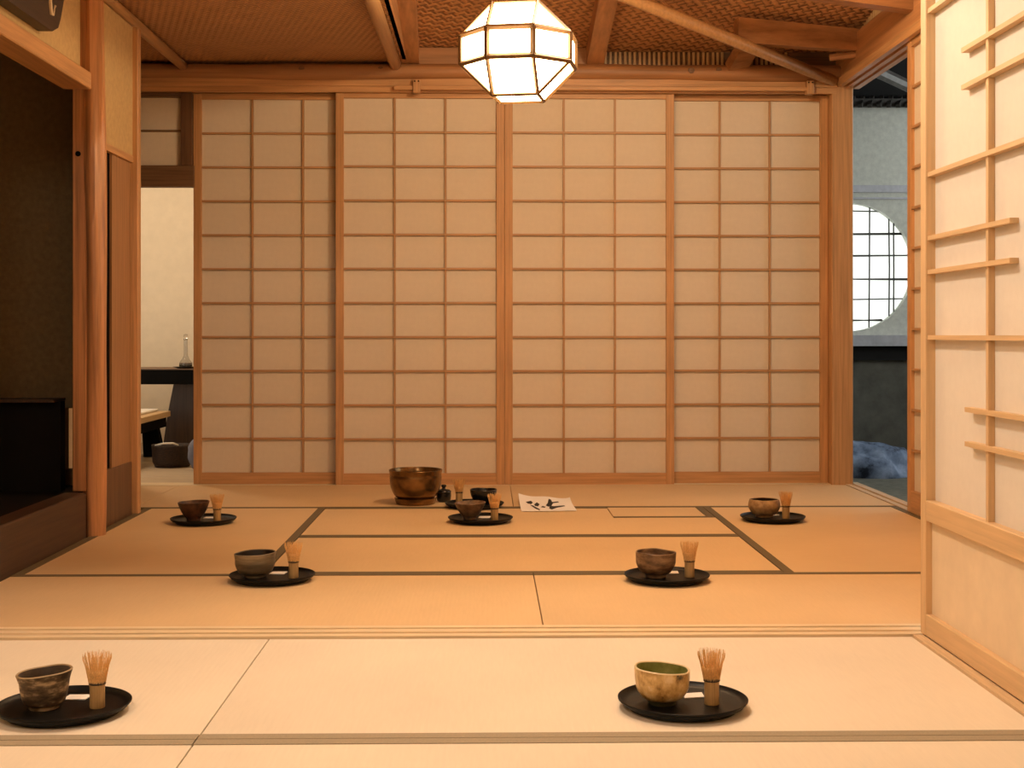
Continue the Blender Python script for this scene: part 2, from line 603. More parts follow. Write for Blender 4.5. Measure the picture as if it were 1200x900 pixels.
# --- rear screen wall: posts, kamoi, transom
tag(box('trim_6', 1.874, 1.992, 7.34, 7.46, -0.05, 2.19, M['cedar_z'], bevel=0.005), 'square wooden corner post beside the grey plaster doorway', 'post', kind='structure')
k6 = MB()
k6.box(-2.42, 1.90, 7.325, 7.47, 2.165, 2.205)
k6.box(-2.42, 1.90, 7.335, 7.355, 2.133, 2.166)
k6.box(-2.42, 1.90, 7.395, 7.41, 2.140, 2.166)
k6.box(-2.42, 1.90, 7.45, 7.47, 2.133, 2.166)
tag(k6.build('trim_7', M['cedar_x']), 'grooved wooden head rail above the four rear paper screens', 'head rail', kind='structure')
hr = thing('latch_bar', (0.65, 7.30, 2.125), 'thin wooden bar with end brackets fixed along the head rail', 'bar')
box('bar', -0.51, 1.77, 7.295, 7.318, 2.140, 2.163, M['cedar_x'], hr, 0.003)
for px in (-0.385, 1.745):
    br = box('bracket', px - 0.02, px + 0.02, 7.285, 7.334, 2.122, 2.195, M['cedar_z'], hr, 0.003)
    for dx in (-0.010, 0.010):
        n = MB().lathe([(0, 0), (0.0045, 0), (0.0045, 0.004), (0, 0.005)], 8).build('nail', M['black_wood'], br, local=True)
        n.location = (dx, -0.0245, 0.062)
        n.rotation_euler = (PI / 2, 0, 0)

wb = thing('wall_back', (-1.8, 7.44, 0), 'rear partition with dark framed paper transom above an open doorway', 'wall', kind='structure')
box('plaster', -2.75, -1.96, 7.41, 7.47, -0.05, 2.20, M['cream_plaster'], wb)
box('jamb', -2.00, -1.955, 7.39, 7.47, 0.0, 2.14, M['dark_z'], wb)
box('transom_rail', -1.955, -1.605, 7.395, 7.455, 1.625, 1.742, M['dark_x'], wb)
box('transom_post', -1.672, -1.612, 7.385, 7.455, 1.742, 2.135, M['dark_z'], wb)
box('transom_bar', -1.955, -1.672, 7.402, 7.414, 1.926, 1.936, M['dark_x'], wb)
box('transom_top_rail', -1.955, -1.672, 7.395, 7.455, 2.112, 2.135, M['dark_x'], wb)
for z0, z1 in ((1.742, 1.926), (1.936, 2.112)):
    box('paper_pane', -1.955, -1.672, 7.414, 7.418, z0, z1, M['shoji_paper'], wb)
# added backing behind the screens, stops light leaking through
tag(box('light_stop_behind_screens', -1.55, 1.985, 7.56, 7.62, -0.05, 3.3, M['cream_plaster']), 'unseen plain backing added behind the rear paper screens to stop light', 'wall', kind='structure')
tag(box('wall_above_screens', -2.75, 1.985, 7.42, 7.48, 2.20, 3.3, M['dark_x']), 'dark boards above the head rail of the rear screens', 'wall', kind='structure')

# --- right side of the rear room
wr = tag(box('wall_right', XR + 0.01, XR + 0.09, 3.70, 5.32, 0.0, 2.17, M['plaster']), 'plaster wall hidden behind the near screen', 'wall', kind='structure')
tag(box('wall_return', 1.27, 2.04, 3.64, 3.70, -0.05, 3.2, M['plaster']), 'plaster return wall behind the near screen', 'wall', kind='structure')
k8 = MB()
for x0, x1, z0 in ((1.905, 1.935, 2.170), (1.935, 1.957, 2.186), (1.957, 1.985, 2.170), (1.985, 2.007, 2.186), (2.007, 2.04, 2.170)):
    k8.box(x0, x1 + 0.0002, YS1, 7.40, z0, 2.215)
tag(k8.build('trim_8', M['cedar_y']), 'grooved wooden head rail above the open doorway to the grey room', 'head rail', kind='structure')
tag(box('trim_9', 1.915, 2.03, YS1, 7.42, 2.215, 2.40, M['beam_y'], bevel=0.008), 'deep wooden wall beam above the side doorway head rail', 'beam', kind='structure')
tag(box('wall_right_upper', 1.99, 2.04, YS1, 7.42, 2.40, 3.3, M['dark_z']), 'dark upper side wall above the wooden wall beam', 'wall', kind='structure')

# ---- ceiling
def zslope(y):
    return 2.375 + 0.18 * (7.42 - y)


ce = thing('ceiling', (0, 6, 2.3), 'woven matting ceiling with exposed beams and bamboo poles', 'ceiling', kind='structure')
box('matting_panel', -2.75, -0.44, YS1 - 0.05, 7.42, 2.300, 2.32, M['weave_fine'], ce)
sl = MB()
ya, yb = YS1 - 0.05, 7.42
sl.mesh([(-0.46, ya, zslope(ya)), (1.995, ya, zslope(ya)), (1.995, yb, zslope(yb)), (-0.46, yb, zslope(yb)),
         (-0.46, ya, zslope(ya) + .02), (1.995, ya, zslope(ya) + .02), (1.995, yb, zslope(yb) + .02), (-0.46, yb, zslope(yb) + .02)],
        [(0, 3, 2, 1), (4, 5, 6, 7), (0, 1, 5, 4), (1, 2, 6, 5), (2, 3, 7, 6), (3, 0, 4, 7)])
sl.build('sloping_matting_panel', M['weave'], ce)
# vertical infill between the flat and the sloping matting
inf = MB()
inf.mesh([(-0.46, ya, 2.30), (-0.46, yb, 2.30), (-0.46, yb, zslope(yb)), (-0.46, ya, zslope(ya)),
          (-0.44, ya, 2.30), (-0.44, yb, 2.30), (-0.44, yb, zslope(yb)), (-0.44, ya, zslope(ya))],
         [(0, 1, 2, 3), (4, 7, 6, 5), (0, 4, 5, 1), (3, 2, 6, 7), (0, 3, 7, 4), (1, 5, 6, 2)])
inf.build('infill_board', M['beam_y'], ce)
# wall plate log along the rear wall
lg = MB()
pts, rad = [], []
for i in range(19):
    x = -2.6 + 4.55 * i / 18
    pts.append((x, 7.345 + 0.006 * math.sin(3 * x), 2.243 + 0.004 * math.sin(2.3 * x + 1)))
    rad.append(0.047 + 0.003 * math.sin(5 * x) + 0.002 * math.sin(11 * x))
lg.tube(pts, rad, 12)
lgo = lg.build('wall_plate_log', M['beam_x'], ce, smooth=True)
for kx in (-1.005, -0.58, 1.10, 1.25, 0.02):
    k = MB().lathe([(0, 0.0), (0.018, 0.001), (0.015, 0.004), (0, 0.005)], 10).build('knot', M['dark_x'], lgo, local=True)
    k.location = Vector((kx, 7.3005, 2.25)) - origin_of(lgo)
    k.rotation_euler = (PI / 2, 0, 0)
MB().tube([(-1.64, 3.8, 2.262), (-1.64, 5.5, 2.262), (-1.645, 7.33, 2.268)], [0.030, 0.028, 0.026], 12).build('bamboo_pole', M['bamboo_y'], ce, smooth=True)
MB().tube([(-0.505, 3.8, 2.268), (-0.505, 5.5, 2.268), (-0.50, 7.36, 2.276)], [0.034, 0.034, 0.032], 12).build('log_rafter', M['bamboo_y'], ce, smooth=True)


def rafter(x0, x1, xs0, xs1, dz, ht, y_near=3.85, name='beam'):
    """bar that follows the slope; x0,x1 at the wall, xs0,xs1 one metre nearer"""
    yn, yw = y_near, 7.37
    k = (yw - yn)
    m = MB()
    vs_ = []
    for y, a, b in ((yw, x0, x1), (yn, x0 + (xs0 - x0) * k, x1 + (xs1 - x1) * k)):
        zt = zslope(y) + dz
        vs_ += [(a, y, zt - ht), (b, y, zt - ht), (b, y, zt), (a, y, zt)]
    m.mesh(vs_, [(0, 3, 2, 1), (4, 5, 6, 7), (0, 1, 5, 4), (1, 2, 6, 5), (2, 3, 7, 6), (3, 0, 4, 7)])
    return m.build(name, M['beam_y'], ce)


rafter(-0.47, -0.375, -0.46, -0.345, 0.0, 0.10)
rafter(0.535, 0.627, 0.535, 0.627, 0.0, 0.105)
box('plank', -0.375, 0.535, 7.355, 7.385, 2.285, 2.380, M['beam_x'], ce)
MB().tube([(1.875, 7.315, 2.20), (1.30, 6.87, 2.30), (0.70, 6.40, 2.405), (-0.2, 5.70, 2.56)], [0.030, 0.031, 0.032, 0.033], 10).build('hip_rafter', M['bamboo_y'], ce, smooth=True)
MB().beam((1.27, 6.90, 2.374), (1.96, 7.03, 2.352), 0.07, 0.128, 0.88).build('tie_beam', M['beam_x'], ce)
MB().beam((0.55, 5.98, 2.475), (1.98, 6.10, 2.320), 0.09, 0.10, 0.9).build('tie_beam', M['beam_x'], ce)
MB().beam((1.345, 7.33, 2.27), (1.40, 7.20, 2.375), 0.11, 0.06, 1.0).build('strut', M['beam_x'], ce)
MB().tube([(1.79, 7.06, 2.272), (1.93, 7.02, 2.282)], 0.018, 8).build('peg', M['beam_x'], ce)
slat_me = MB().tube([(0, 0, 0), (0, 0, 0.085)], 0.0085, 7).to_mesh('bamboo_slat', True, 0.8)
slat_me.materials.append(M['bamboo_z'])
x = 0.645
while x < 1.66:
    if not (1.30 < x < 1.44):
        link_mesh('bamboo_slat', slat_me, None, ce, Vector((x + random.uniform(-.002, .002), 7.405, 2.284)) - origin_of(ce))
    x += 0.0268
y = 6.35
while y < 7.3:
    link_mesh('bamboo_slat', slat_me, None, ce, Vector((1.972, y, 2.398)) - origin_of(ce))
    y += 0.04

# ---- side room beyond the rear doorway on the left
tag(box('wall_side_room', -3.6, -1.30, 10.3, 10.4, -0.05, 2.6, M['cream_plaster']), 'cream plaster wall seen through the doorway behind the black table', 'wall', kind='structure')
tag(box('wall_side_room_left', -3.65, -3.55, 7.4, 10.4, -0.05, 2.6, M['cream_plaster']), 'cream plaster side wall of the room with the black table', 'wall', kind='structure')
tag(box('wall_side_room_right', -1.36, -1.28, 7.62, 10.3, -0.05, 2.6, M['cream_plaster']), 'cream plaster wall closing the room with the black table', 'wall', kind='structure')
tag(box('ceiling_side_room', -3.65, -1.28, 7.48, 10.4, 2.55, 2.65, M['cream_plaster']), 'pale ceiling above the black table', 'ceiling', kind='structure')
fs = thing('floor_side_room', (-2.4, 8.9, -0.05), 'greyish floorboards in the room with the black table', 'floor', kind='structure')
yy = 7.50
while yy < 10.25:
    box('plank', -3.55, -1.36, yy, yy + 0.138, -0.05, -0.002 + random.uniform(-.001, .001), M['floorboard'], fs, 0.002)
    yy += 0.14
tag(box('wall_vestibule', -2.75, -2.70, 5.95, 7.41, -0.05, 2.30, M['plaster']), 'plaster wall of the small vestibule behind the alcove', 'wall', kind='structure')

# ---- grey room beyond the side doorway on the right
GY = 10.0
CX, CZ, CR = 2.69, 1.32, 0.475


def circle_wall(x0, x1, z0, z1, y0, y1, n=48):
    m = MB()
    vs_, fc = [], []
    for yv in (y0, y1):
        for k in range(n):
            t = 2 * PI * k / n
            c, s = math.cos(t), math.sin(t)
            vs_.append((CX + CR * c, yv, CZ + CR * s))
            tx = ((x1 - CX) if c > 0 else (x0 - CX)) / c if abs(c) > 1e-6 else 1e9
            tz = ((z1 - CZ) if s > 0 else (z0 - CZ)) / s if abs(s) > 1e-6 else 1e9
            q = min(tx, tz)
            vs_.append((CX + q * c, yv, CZ + q * s))
    corners = []
    for (cx, cz) in ((x0, z0), (x1, z0), (x1, z1), (x0, z1)):
        corners.append((cx, cz))
    for layer in (0, 1):
        b = layer * 2 * n
        for k in range(n):
            j = (k + 1) % n
            a1, a2 = vs_[b + 2 * k + 1], vs_[b + 2 * j + 1]
            f = [b + 2 * k, b + 2 * k + 1]
            for cx, cz in corners:
                t0, t1 = math.atan2(a1[2] - CZ, a1[0] - CX), math.atan2(a2[2] - CZ, a2[0] - CX)
                tc = math.atan2(cz - CZ, cx - CX)
                d1 = (tc - t0) % (2 * PI)
                d2 = (t1 - t0) % (2 * PI)
                if 1e-6 < d1 < d2 - 1e-6:
                    vs_.append((cx, y0 if layer == 0 else y1, cz))
                    f.append(len(vs_) - 1)
            f += [b + 2 * j + 1, b + 2 * j]
            fc.append(f)
    for k in range(n):
        j = (k + 1) % n
        fc.append((2 * k, 2 * j, 2 * n + 2 * j, 2 * n + 2 * k))
    return m.mesh(vs_, fc)


wg = circle_wall(1.4, 4.6, 0.74, 1.895, GY, GY + 0.08).build('wall_round_window', M['grey_plaster'])
tag(wg, 'grey plaster wall with a large round paper window', 'wall', kind='structure')
box('upper_plaster', 1.4, 4.6, GY, GY + 0.08, 1.925, 2.56, M['grey_plaster'], wg)
box('pale_rail', 1.4, 4.6, GY - 0.025, GY + 0.06, 1.875, 1.928, M['ledge_grey'], wg)
box('thin_rail', 1.4, 4.6, GY - 0.02, GY + 0.02, 1.825, 1.838, M['ledge_grey'], wg)
box('ledge', 1.4, 4.6, GY - 0.10, GY + 0.05, 0.735, 0.815, M['ledge_grey'], wg)
box('black_rail', 1.4, 4.6, GY - 0.04, GY + 0.05, 0.63, 0.735, M['roof_dark'], wg)
box('lower_plaster', 1.4, 4.6, GY, GY + 0.08, -0.25, 0.63, M['dark_grey'], wg)
wn = thing('window_1', (CX, GY + 0.1, CZ - CR), 'round backlit white paper window crossed by thin reed lattice', 'window', kind='structure')
pn = MB().lathe([(0.0, 0.0), (CR + 0.01, 0.0), (CR + 0.01, 0.004), (0, 0.004)], 48).build('paper_pane', M['window_paper'], wn, local=True)
pn.location = (0, 0, CR)
pn.rotation_euler = (PI / 2, 0, 0)


def reed(p, q, r=0.006):
    MB().tube([p, ((p[0] + q[0]) / 2 + random.uniform(-.006, .006), p[1], (p[2] + q[2]) / 2 + random.uniform(-.006, .006)), q], r, 6).build('reed', M['old_beam'], wn, smooth=True)


for dx in (-0.36, -0.22, -0.005, 0.155, 0.305, 0.34):
    hh = math.sqrt(max(0.01, CR ** 2 - dx ** 2))
    reed((CX + dx, GY + 0.05, CZ - hh), (CX + dx + random.uniform(-.012, .012), GY + 0.05, CZ + hh))
for dz in (0.415, 0.25, 0.245, 0.10, 0.085, -0.08, -0.09, -0.24, -0.395, -0.40):
    hh = math.sqrt(max(0.01, CR ** 2 - dz ** 2))
    reed((CX - hh, GY + 0.06, CZ + dz), (CX + hh, GY + 0.06, CZ + dz + random.uniform(-.012, .012)))
tag(box('floor_grey_room', 2.05, 4.6, 5.2, GY, -0.25, -0.165, M['earth']), 'grey earthen floor of the room with the round window', 'floor', kind='structure')
gc = tag(box('ceiling_grey_room', 2.06, 4.6, 5.2, GY + 0.1, 2.95, 3.0, M['roof_dark']), 'black roof underside above the grey plaster wall', 'ceiling', kind='structure')
MB().tube([(2.35, 8.4, 2.50), (3.30, 9.5, 2.42)], 0.04, 8).build('rafter', M['old_beam'], gc)
MB().beam((1.5, GY - 0.06, 2.53), (4.6, GY - 0.06, 2.53), 0.05, 0.06).build('wall_plate', M['old_beam'], gc)
for i in range(14):
    xx = 2.45 + 0.07 * i
    MB().beam((xx, GY - 0.12, 2.50), (xx + 0.05, GY - 0.02, 2.58), 0.03, 0.03).build('lath', M['old_beam'], gc)
box('gable_board', 1.4, 4.6, GY, GY + 0.08, 2.56, 3.0, M['roof_dark'], gc)
tag(box('wall_grey_room_end', 2.06, 4.6, 5.1, 5.2, -0.25, 3.0, M['dark_grey']), 'dark wall closing the near end of the grey room', 'wall', kind='structure')
tag(box('wall_grey_room_left', 1.90, 1.975, 7.625, GY, -0.25, 3.0, M['dark_grey']), 'dark wall of the grey room behind the corner post', 'wall', kind='structure')
tag(box('wall_grey_room_right', 4.55, 4.62, 5.2, GY, -0.25, 1.3, M['dark_grey']), 'low dark outer wall of the grey room', 'wall', kind='structure')

rk = MB()
bmesh.ops.create_icosphere(rk.bm, subdivisions=4, radius=1.0)
from mathutils import noise as mnoise
for v in rk.bm.verts:
    n = mnoise.noise(v.co * 1.7 + Vector((3, 1, 2))) * 0.25 + mnoise.noise(v.co * 5 + Vector((1, 7, 2))) * 0.10
    c = v.co * (1 + n)
    v.co = Vector((2.66 + c.x * 0.40 - 0.10 * max(0, c.z), 9.45 + c.y * 0.26, -0.165 + max(-0.02, c.z * 0.26)))
ro = rk.build('boulder', M['rock'], smooth=True)
tag(ro, 'grey rough boulder with blue daylight in its colour, lying under the round window', 'boulder')


# ================================================================== TATAMI
def heri_strip(p, x0, x1, y0, y1, mat):
    box('cloth_border', x0, x1, y0, y1, -0.049, 0.0016, mat, p)


def tatami(x0, x1, y0, y1, sides, label, rush, heri, hw=0.033, notch=None):
    g = 0.0015
    x0 += g
    x1 -= g
    y0 += g
    y1 -= g
    p = thing('tatami_mat', ((x0 + x1) / 2, (y0 + y1) / 2, -0.05), label, 'tatami mat', 'tatami mats covering the floor')
    a = x0 + (hw if 'W' in sides else 0)
    b = x1 - (hw if 'E' in sides else 0)
    c = y0 + (hw if 'S' in sides else 0)
    d = y1 - (hw if 'N' in sides else 0)
    if notch:
        nx, ny = notch
        m = MB().poly_prism([(a, c), (b, c), (b, ny), (nx, ny), (nx, d), (a, d)], -0.05, 0.0)
        m.build('rush_cover', rush, p)
        if 'N' in sides:
            heri_strip(p, x0, nx, d, y1, heri)
    else:
        MB().box(a, b, c, d, -0.05, 0.0, 0.0012).build('rush_cover', rush, p)
        if 'N' in sides:
            heri_strip(p, x0, x1, d, y1, heri)
    if 'S' in sides:
        heri_strip(p, x0, x1, y0, c, heri)
    if 'W' in sides:
        heri_strip(p, x0, a, y0, y1, heri)
    if 'E' in sides:
        heri_strip(p, b, x1, y0, y1, heri)
    return p


RX, RY, PX, HE, HP = M['rush_x'], M['rush_y'], M['rush_lit_x'], M['heri'], M['heri_lit']
tatami(-1.68, 0.12, 6.40, 7.362, 'S', 'tatami mat under the bronze bowl against the rear screens', RX, HE)
tatami(0.12, XR, 6.40, 7.362, 'S', 'tatami mat behind the calligraphy sheet against the rear screens', RX, HE)
tatami(-2.42, -1.68, 5.96, 7.362, '', 'bare borderless tatami mat in the far left doorway behind the thin post', RY, HE)
tatami(XL, -0.767, 4.64, 6.40, 'WE', 'lengthwise tatami mat beside the alcove carrying the dark brown bowl', RY, HE)
tatami(1.02, XR, 4.64, 6.40, 'WE', 'lengthwise tatami mat beside the side doorway carrying the tan bowl', RY, HE)
tatami(-0.767, 1.02, 5.50, 6.40, 'NS', 'central tatami mat with a notched corner in front of the bronze bowl', RX, HE, notch=(0.56, 6.04))
tatami(0.563, 0.985, 6.043, 6.40, 'S', 'small square tatami insert at the corner of the central mat', RX, HE)
box('rush_filler', 0.986, 1.018, 6.043, 6.399, -0.05, 0.001, HE, [o for o in bpy.data.objects if o.name == 'tatami_mat.006'][0])
tatami(-0.767, 1.02, 4.64, 5.50, 'NS', 'empty tatami mat in the middle of the far room floor', RX, HE)
tatami(XL, 0.155, YS1, 4.64, 'N', 'tatami mat along the threshold on the alcove side', RX, HE)
tatami(0.155, XR, YS1, 4.64, 'N', 'tatami mat along the threshold on the near screen side', RX, HE)
tatami(-2.42, -0.59, 2.745, YS0, 'S', 'tatami mat coloured as if brightly lit, carrying the dark bowl with the slanted rim', PX, HP)
tatami(-0.59, 1.152, 2.745, YS0, 'S', 'tatami mat coloured as if brightly lit, carrying the green glazed bowl', PX, HP)
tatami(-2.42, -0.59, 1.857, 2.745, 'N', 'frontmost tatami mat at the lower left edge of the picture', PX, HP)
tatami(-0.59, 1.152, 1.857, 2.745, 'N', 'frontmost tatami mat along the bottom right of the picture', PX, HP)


# ================================================================== SHOJI SCREENS
def unit_mesh(name, sx, sy, sz, mat, bevel=0.0):
    me = MB().box(0, sx, 0, sy, 0, sz, bevel).to_mesh(name)
    me.materials.append(mat)
    return me


def shoji(loc, rotz, width, height, cols, rows, label, group, wood_suffix='cedar', paper='shoji_paper', stile=0.044, bottom=0.062, top=0.03):
    """room side is local -y; local x runs along the screen"""
    p = thing('shoji_screen', loc, label, 'paper screen', group, rotz=rotz)
    TH = 0.030
    mz, mx = M[wood_suffix + '_z'], M[wood_suffix + '_x']
    st = unit_mesh('stile', stile, TH, height, mz, 0.002)
    link_mesh('stile', st, None, p, (0, -TH / 2, 0))
    link_mesh('stile', st, None, p, (width - stile, -TH / 2, 0))
    link_mesh('bottom_rail', unit_mesh('bottom_rail', width - 2 * stile, TH - 0.002, bottom, mx), None, p, (stile, -TH / 2 + 0.001, 0))
    link_mesh('top_rail', unit_mesh('top_rail', width - 2 * stile, TH - 0.002, top, mx), None, p, (stile, -TH / 2 + 0.001, height - top))
    iw, ih = width - 2 * stile, height - bottom - top
    kb = 0.011
    cw, rh = iw / cols, ih / rows
    vb = unit_mesh('lattice_upright', kb, 0.012, ih, M['kumiko_z'])
    for i in range(1, cols):
        link_mesh('lattice_upright', vb, None, p, (stile + cw * i - kb / 2, -0.010, bottom))
    hb = unit_mesh('lattice_bar', iw, 0.013, kb, M['kumiko_x'])
    for j in range(1, rows):
        link_mesh('lattice_bar', hb, None, p, (stile, -0.0115, bottom + rh * j - kb / 2))
    pane = unit_mesh('paper_pane', cw, 0.001, rh, M[paper])
    for i in range(cols):
        for j in range(rows):
            link_mesh('paper_pane', pane, None, p, (stile + cw * i, 0.003, bottom + rh * j))
    return p


GS = 'sliding paper screens across the rear wall'
H = 2.135
shoji((-1.611, 7.435, 0.002), 0, 0.918, H, 3, 11, 'leftmost rear paper screen standing next to the bright doorway', GS)
shoji((0.955, 7.435, 0.002), 0, 0.918, H, 3, 11, 'rightmost rear paper screen standing next to the square corner post', GS)
shoji((-0.829, 7.378, 0.002), 0, 0.918, H, 3, 11, 'rear paper screen directly behind the bronze bowl', GS)
shoji((0.090, 7.378, 0.002), 0, 0.926, H, 3, 11, 'rear paper screen directly behind the calligraphy sheet', GS)
# screen pushed aside in the side doorway (room side faces -x)
shoji((1.952, 6.215, 0.004), -PI / 2, 0.90, 2.165, 3, 11, 'paper screen pushed open along the side doorway, seen almost edge-on', 'sliding screens of the side doorway', stile=0.05, bottom=0.10)

# near screen with irregular lattice (plane x = 1.19, room side faces -x)
ns = thing('shoji_screen', (1.195, 3.66, 0.009), 'large near paper screen with irregular short lattice bars and solid lower panel', 'paper screen', rotz=-PI / 2)


def nsp(name, u0, u1, d0, d1, z0, z1, mat, bevel=0.0):
    """u along the screen toward the camera, d depth (negative = room side)"""
    me = MB().box(0, u1 - u0, 0, d1 - d0, 0, z1 - z0, bevel).to_mesh(name)
    return link_mesh(name, me, M[mat], ns, (u0, d0, z0 - 0.009))


W_ = 0.915
nsp('stile', 0.0, 0.042, -0.018, 0.018, 0.009, 2.01, 'pale_z', 0.002)
nsp('stile', W_ - 0.042, W_, -0.018, 0.018, 0.009, 2.01, 'pale_z', 0.002)
nsp('bottom_rail', 0.042, W_ - 0.042, -0.017, 0.017, 0.009, 0.068, 'pale_x', 0.002)
nsp('middle_rail', 0.042, W_ - 0.042, -0.017, 0.017, 0.318, 0.374, 'pale_x', 0.002)
nsp('top_rail', 0.042, W_ - 0.042, -0.017, 0.017, 1.96, 2.01, 'pale_x', 0.002)
nsp('lower_panel', 0.042, W_ - 0.042, 0.000, 0.006, 0.068, 0.318, 'koshi')
ub = 0.462
for u in (ub,):
    nsp('lattice_upright', u - 0.008, u + 0.008, -0.007, 0.0085, 0.374, 1.96, 'pale_z')
for z, u0, u1 in ((1.69, 0.042, W_ - 0.042), (1.53, 0.30, W_ - 0.042), (1.437, 0.30, W_ - 0.042), (1.250, 0.042, W_ - 0.042),
                  (1.079, 0.042, 0.615), (0.988, 0.042, 0.615), (0.812, 0.042, W_ - 0.042), (0.634, 0.325, W_ - 0.042), (0.549, 0.325, W_ - 0.042)):
    nsp('lattice_bar', u0, u1, -0.0125, 0.0085, z - 0.006, z + 0.006, 'pale_x')
for (u0, u1) in ((0.042, ub), (ub, W_ - 0.042)):
    for (z0, z1) in ((0.374, 0.812), (0.812, 1.25), (1.25, 1.69), (1.69, 1.96)):
        nsp('paper_pane', u0, u1, 0.009, 0.0105, z0, z1, 'front_paper')


# ================================================================== LANTERN
LC = Vector((0.112, 5.0, 1.863))
LH1, LH2 = 0.052, 0.168           # half heights of the middle band and of the whole lantern
LA = 0.166
ln = thing('paper_lantern', (LC.x, LC.y, LC.z - LH2), 'glowing white faceted paper lantern with thin wooden ribs hanging from the ceiling', 'lantern')
k1, k2 = LA / 2, LA / 2 * (1 + math.sqrt(2))
Rl = Matrix.Rotation(math.radians(-10.0), 3, 'Z')
verts = []
for perm in range(3):
    for a in (-1, 1):
        for b in (-1, 1):
            for c in (-1, 1):
                v = [a * k1, b * k1, c * k1]
                v[perm] *= (1 + math.sqrt(2))
                verts.append(Vector(v))
hull = bmesh.new()
for v in verts:
    hull.verts.new(v)
bmesh.ops.convex_hull(hull, input=hull.verts)
bmesh.ops.dissolve_limit(hull, angle_limit=0.01, verts=hull.verts, edges=hull.edges)
hull.normal_update()
for v in hull.verts:
    v.co.z = math.copysign(LH1 if abs(v.co.z) < LA * 0.8 else LH2, v.co.z)
off = Vector((0, 0, LH2))
for f in hull.faces:
    nrm = f.normal.copy()
    m = MB()
    vo = [Rl @ (v.co * 0.995) + off for v in f.verts]
    vi = [Rl @ (v.co * 0.985) + off for v in f.verts]
    n = len(vo)
    m.mesh(vo + vi, [tuple(range(n)), tuple(range(2 * n - 1, n - 1, -1))] + [(i, (i + 1) % n, n + (i + 1) % n, n + i) for i in range(n)])
    m.build('paper_pane', M['lantern_glow'], ln, local=True)
for e in hull.edges:
    a, b = (Rl @ v.co + off for v in e.verts)
    zmid = (e.verts[0].co.z + e.verts[1].co.z) / 2
    rr = 0.0105 if abs(zmid) < LH1 + 0.01 else 0.0075
    MB().tube([a, b], rr, 4).build('rib', M['lantern_strut'], ln, local=True)
hull.free()
MB().tube([(0, 0, LH2 * 2), (0, 0, zslope(5.0) - (LC.z - LH2))], 0.004, 6).build('cord', M['thread'], ln, local=True)
bz = LH2 * 2 + 0.004
lcap = MB().lathe([(0, 0), (0.03, 0), (0.03, 0.012), (0, 0.016)], 16).build('cap', M['lantern_strut'], ln, local=True)
lcap.location = (0, 0, bz - 0.002)


# ================================================================== SIGNBOARD over the alcove
sb = thing('signboard', (-1.60, 4.62, 1.955), 'dark wooden calligraphy board hung above the alcove lintel', 'sign')
bd = MB()
tilt = 0.17


def sbp(u, vz, d):
    """u along y, vz up the leaning board, d out of the wall"""
    return (-1.652 + d + vz * tilt, 4.10 + u, 1.935 + vz)


outl = [(0, 0.02), (0.03, 0.0), (0.90, 0.0), (0.955, 0.025), (0.965, 0.06), (0.965, 0.30), (0.94, 0.33), (0.03, 0.33), (0, 0.31)]
vv = [sbp(u, z, 0.0) for u, z in outl] + [sbp(u, z, 0.05) for u, z in outl]
n = len(outl)
bd.mesh(vv, [tuple(range(n)), tuple(range(2 * n - 1, n - 1, -1))] + [(i, n + i, n + (i + 1) % n, (i + 1) % n) for i in range(n)])
bd.build('board', M['signboard'], sb)


def stroke(pts, wd):
    m = MB()
    P = [Vector(sbp(u, z, 0.051)) for u, z in pts]
    m.tube(P, [wd * (0.5 + 0.5 * math.sin(PI * (i + 0.7) / (len(P) + 0.4))) for i in range(len(P))], 6)
    m.build('brush_stroke', M['white_paint'], sb)


stroke([(0.79, 0.20), (0.80, 0.14), (0.82, 0.09), (0.85, 0.055), (0.872, 0.055), (0.88, 0.09)], 0.008)
stroke([(0.83, 0.20), (0.86, 0.175), (0.872, 0.145), (0.855, 0.13)], 0.007)
stroke([(0.45, 0.27), (0.55, 0.25), (0.62, 0.26)], 0.009)
stroke([(0.52, 0.29), (0.52, 0.20), (0.46, 0.12)], 0.009)
stroke([(0.54, 0.20), (0.60, 0.13), (0.63, 0.11)], 0.009)
stroke([(0.14, 0.26), (0.28, 0.26)], 0.009)
stroke([(0.21, 0.29), (0.21, 0.10)], 0.009)
stroke([(0.13, 0.17), (0.29, 0.17)], 0.009)


# ================================================================== TEA THINGS
def make_tray(px, py, label, r=0.142):
    c = ground(px, py, 0.014)
    t = thing('round_tray', (c.x, c.y, 0.0016), label, 'tray', 'black trays holding tea bowls and whisks')
    MB().lathe([(0.0, 0.008), (r * 0.86, 0.008), (r * 0.95, 0.011), (r, 0.019), (r * 1.004, 0.0215), (r * 0.992, 0.0225), (r * 0.985, 0.0205),
                (r * 0.93, 0.0135), (r * 0.85, 0.0115), (0.0, 0.0115)], 56).build('dish', M['lacquer'], t, smooth=True, local=True)
    MB().lathe([(r * 0.80, 0.0), (r * 0.84, 0.0), (r * 0.86, 0.0085), (r * 0.78, 0.0085), (r * 0.80, 0.0)], 48).build('foot_ring', M['black_gloss'], t, smooth=True, local=True, angle=0.6)
    return t


TRAY_TOP = 0.0016 + 0.0116


def profile_curve(pts, n=14):
    """catmull-rom through (r,z) points"""
    out = []
    P = [pts[0]] + list(pts) + [pts[-1]]
    for i in range(1, len(P) - 2):
        for k in range(n // (len(pts) - 1) + 1):
            t = k / (n // (len(pts) - 1) + 1)
            q = []
            for d in (0, 1):
                p0, p1, p2, p3 = P[i - 1][d], P[i][d], P[i + 1][d], P[i + 2][d]
                q.append(0.5 * ((2 * p1) + (-p0 + p2) * t + (2 * p0 - 5 * p1 + 4 * p2 - p3) * t * t + (-p0 + 3 * p1 - 3 * p2 + p3) * t ** 3))
            out.append(tuple(q))
    out.append(tuple(pts[-1]))
    return out


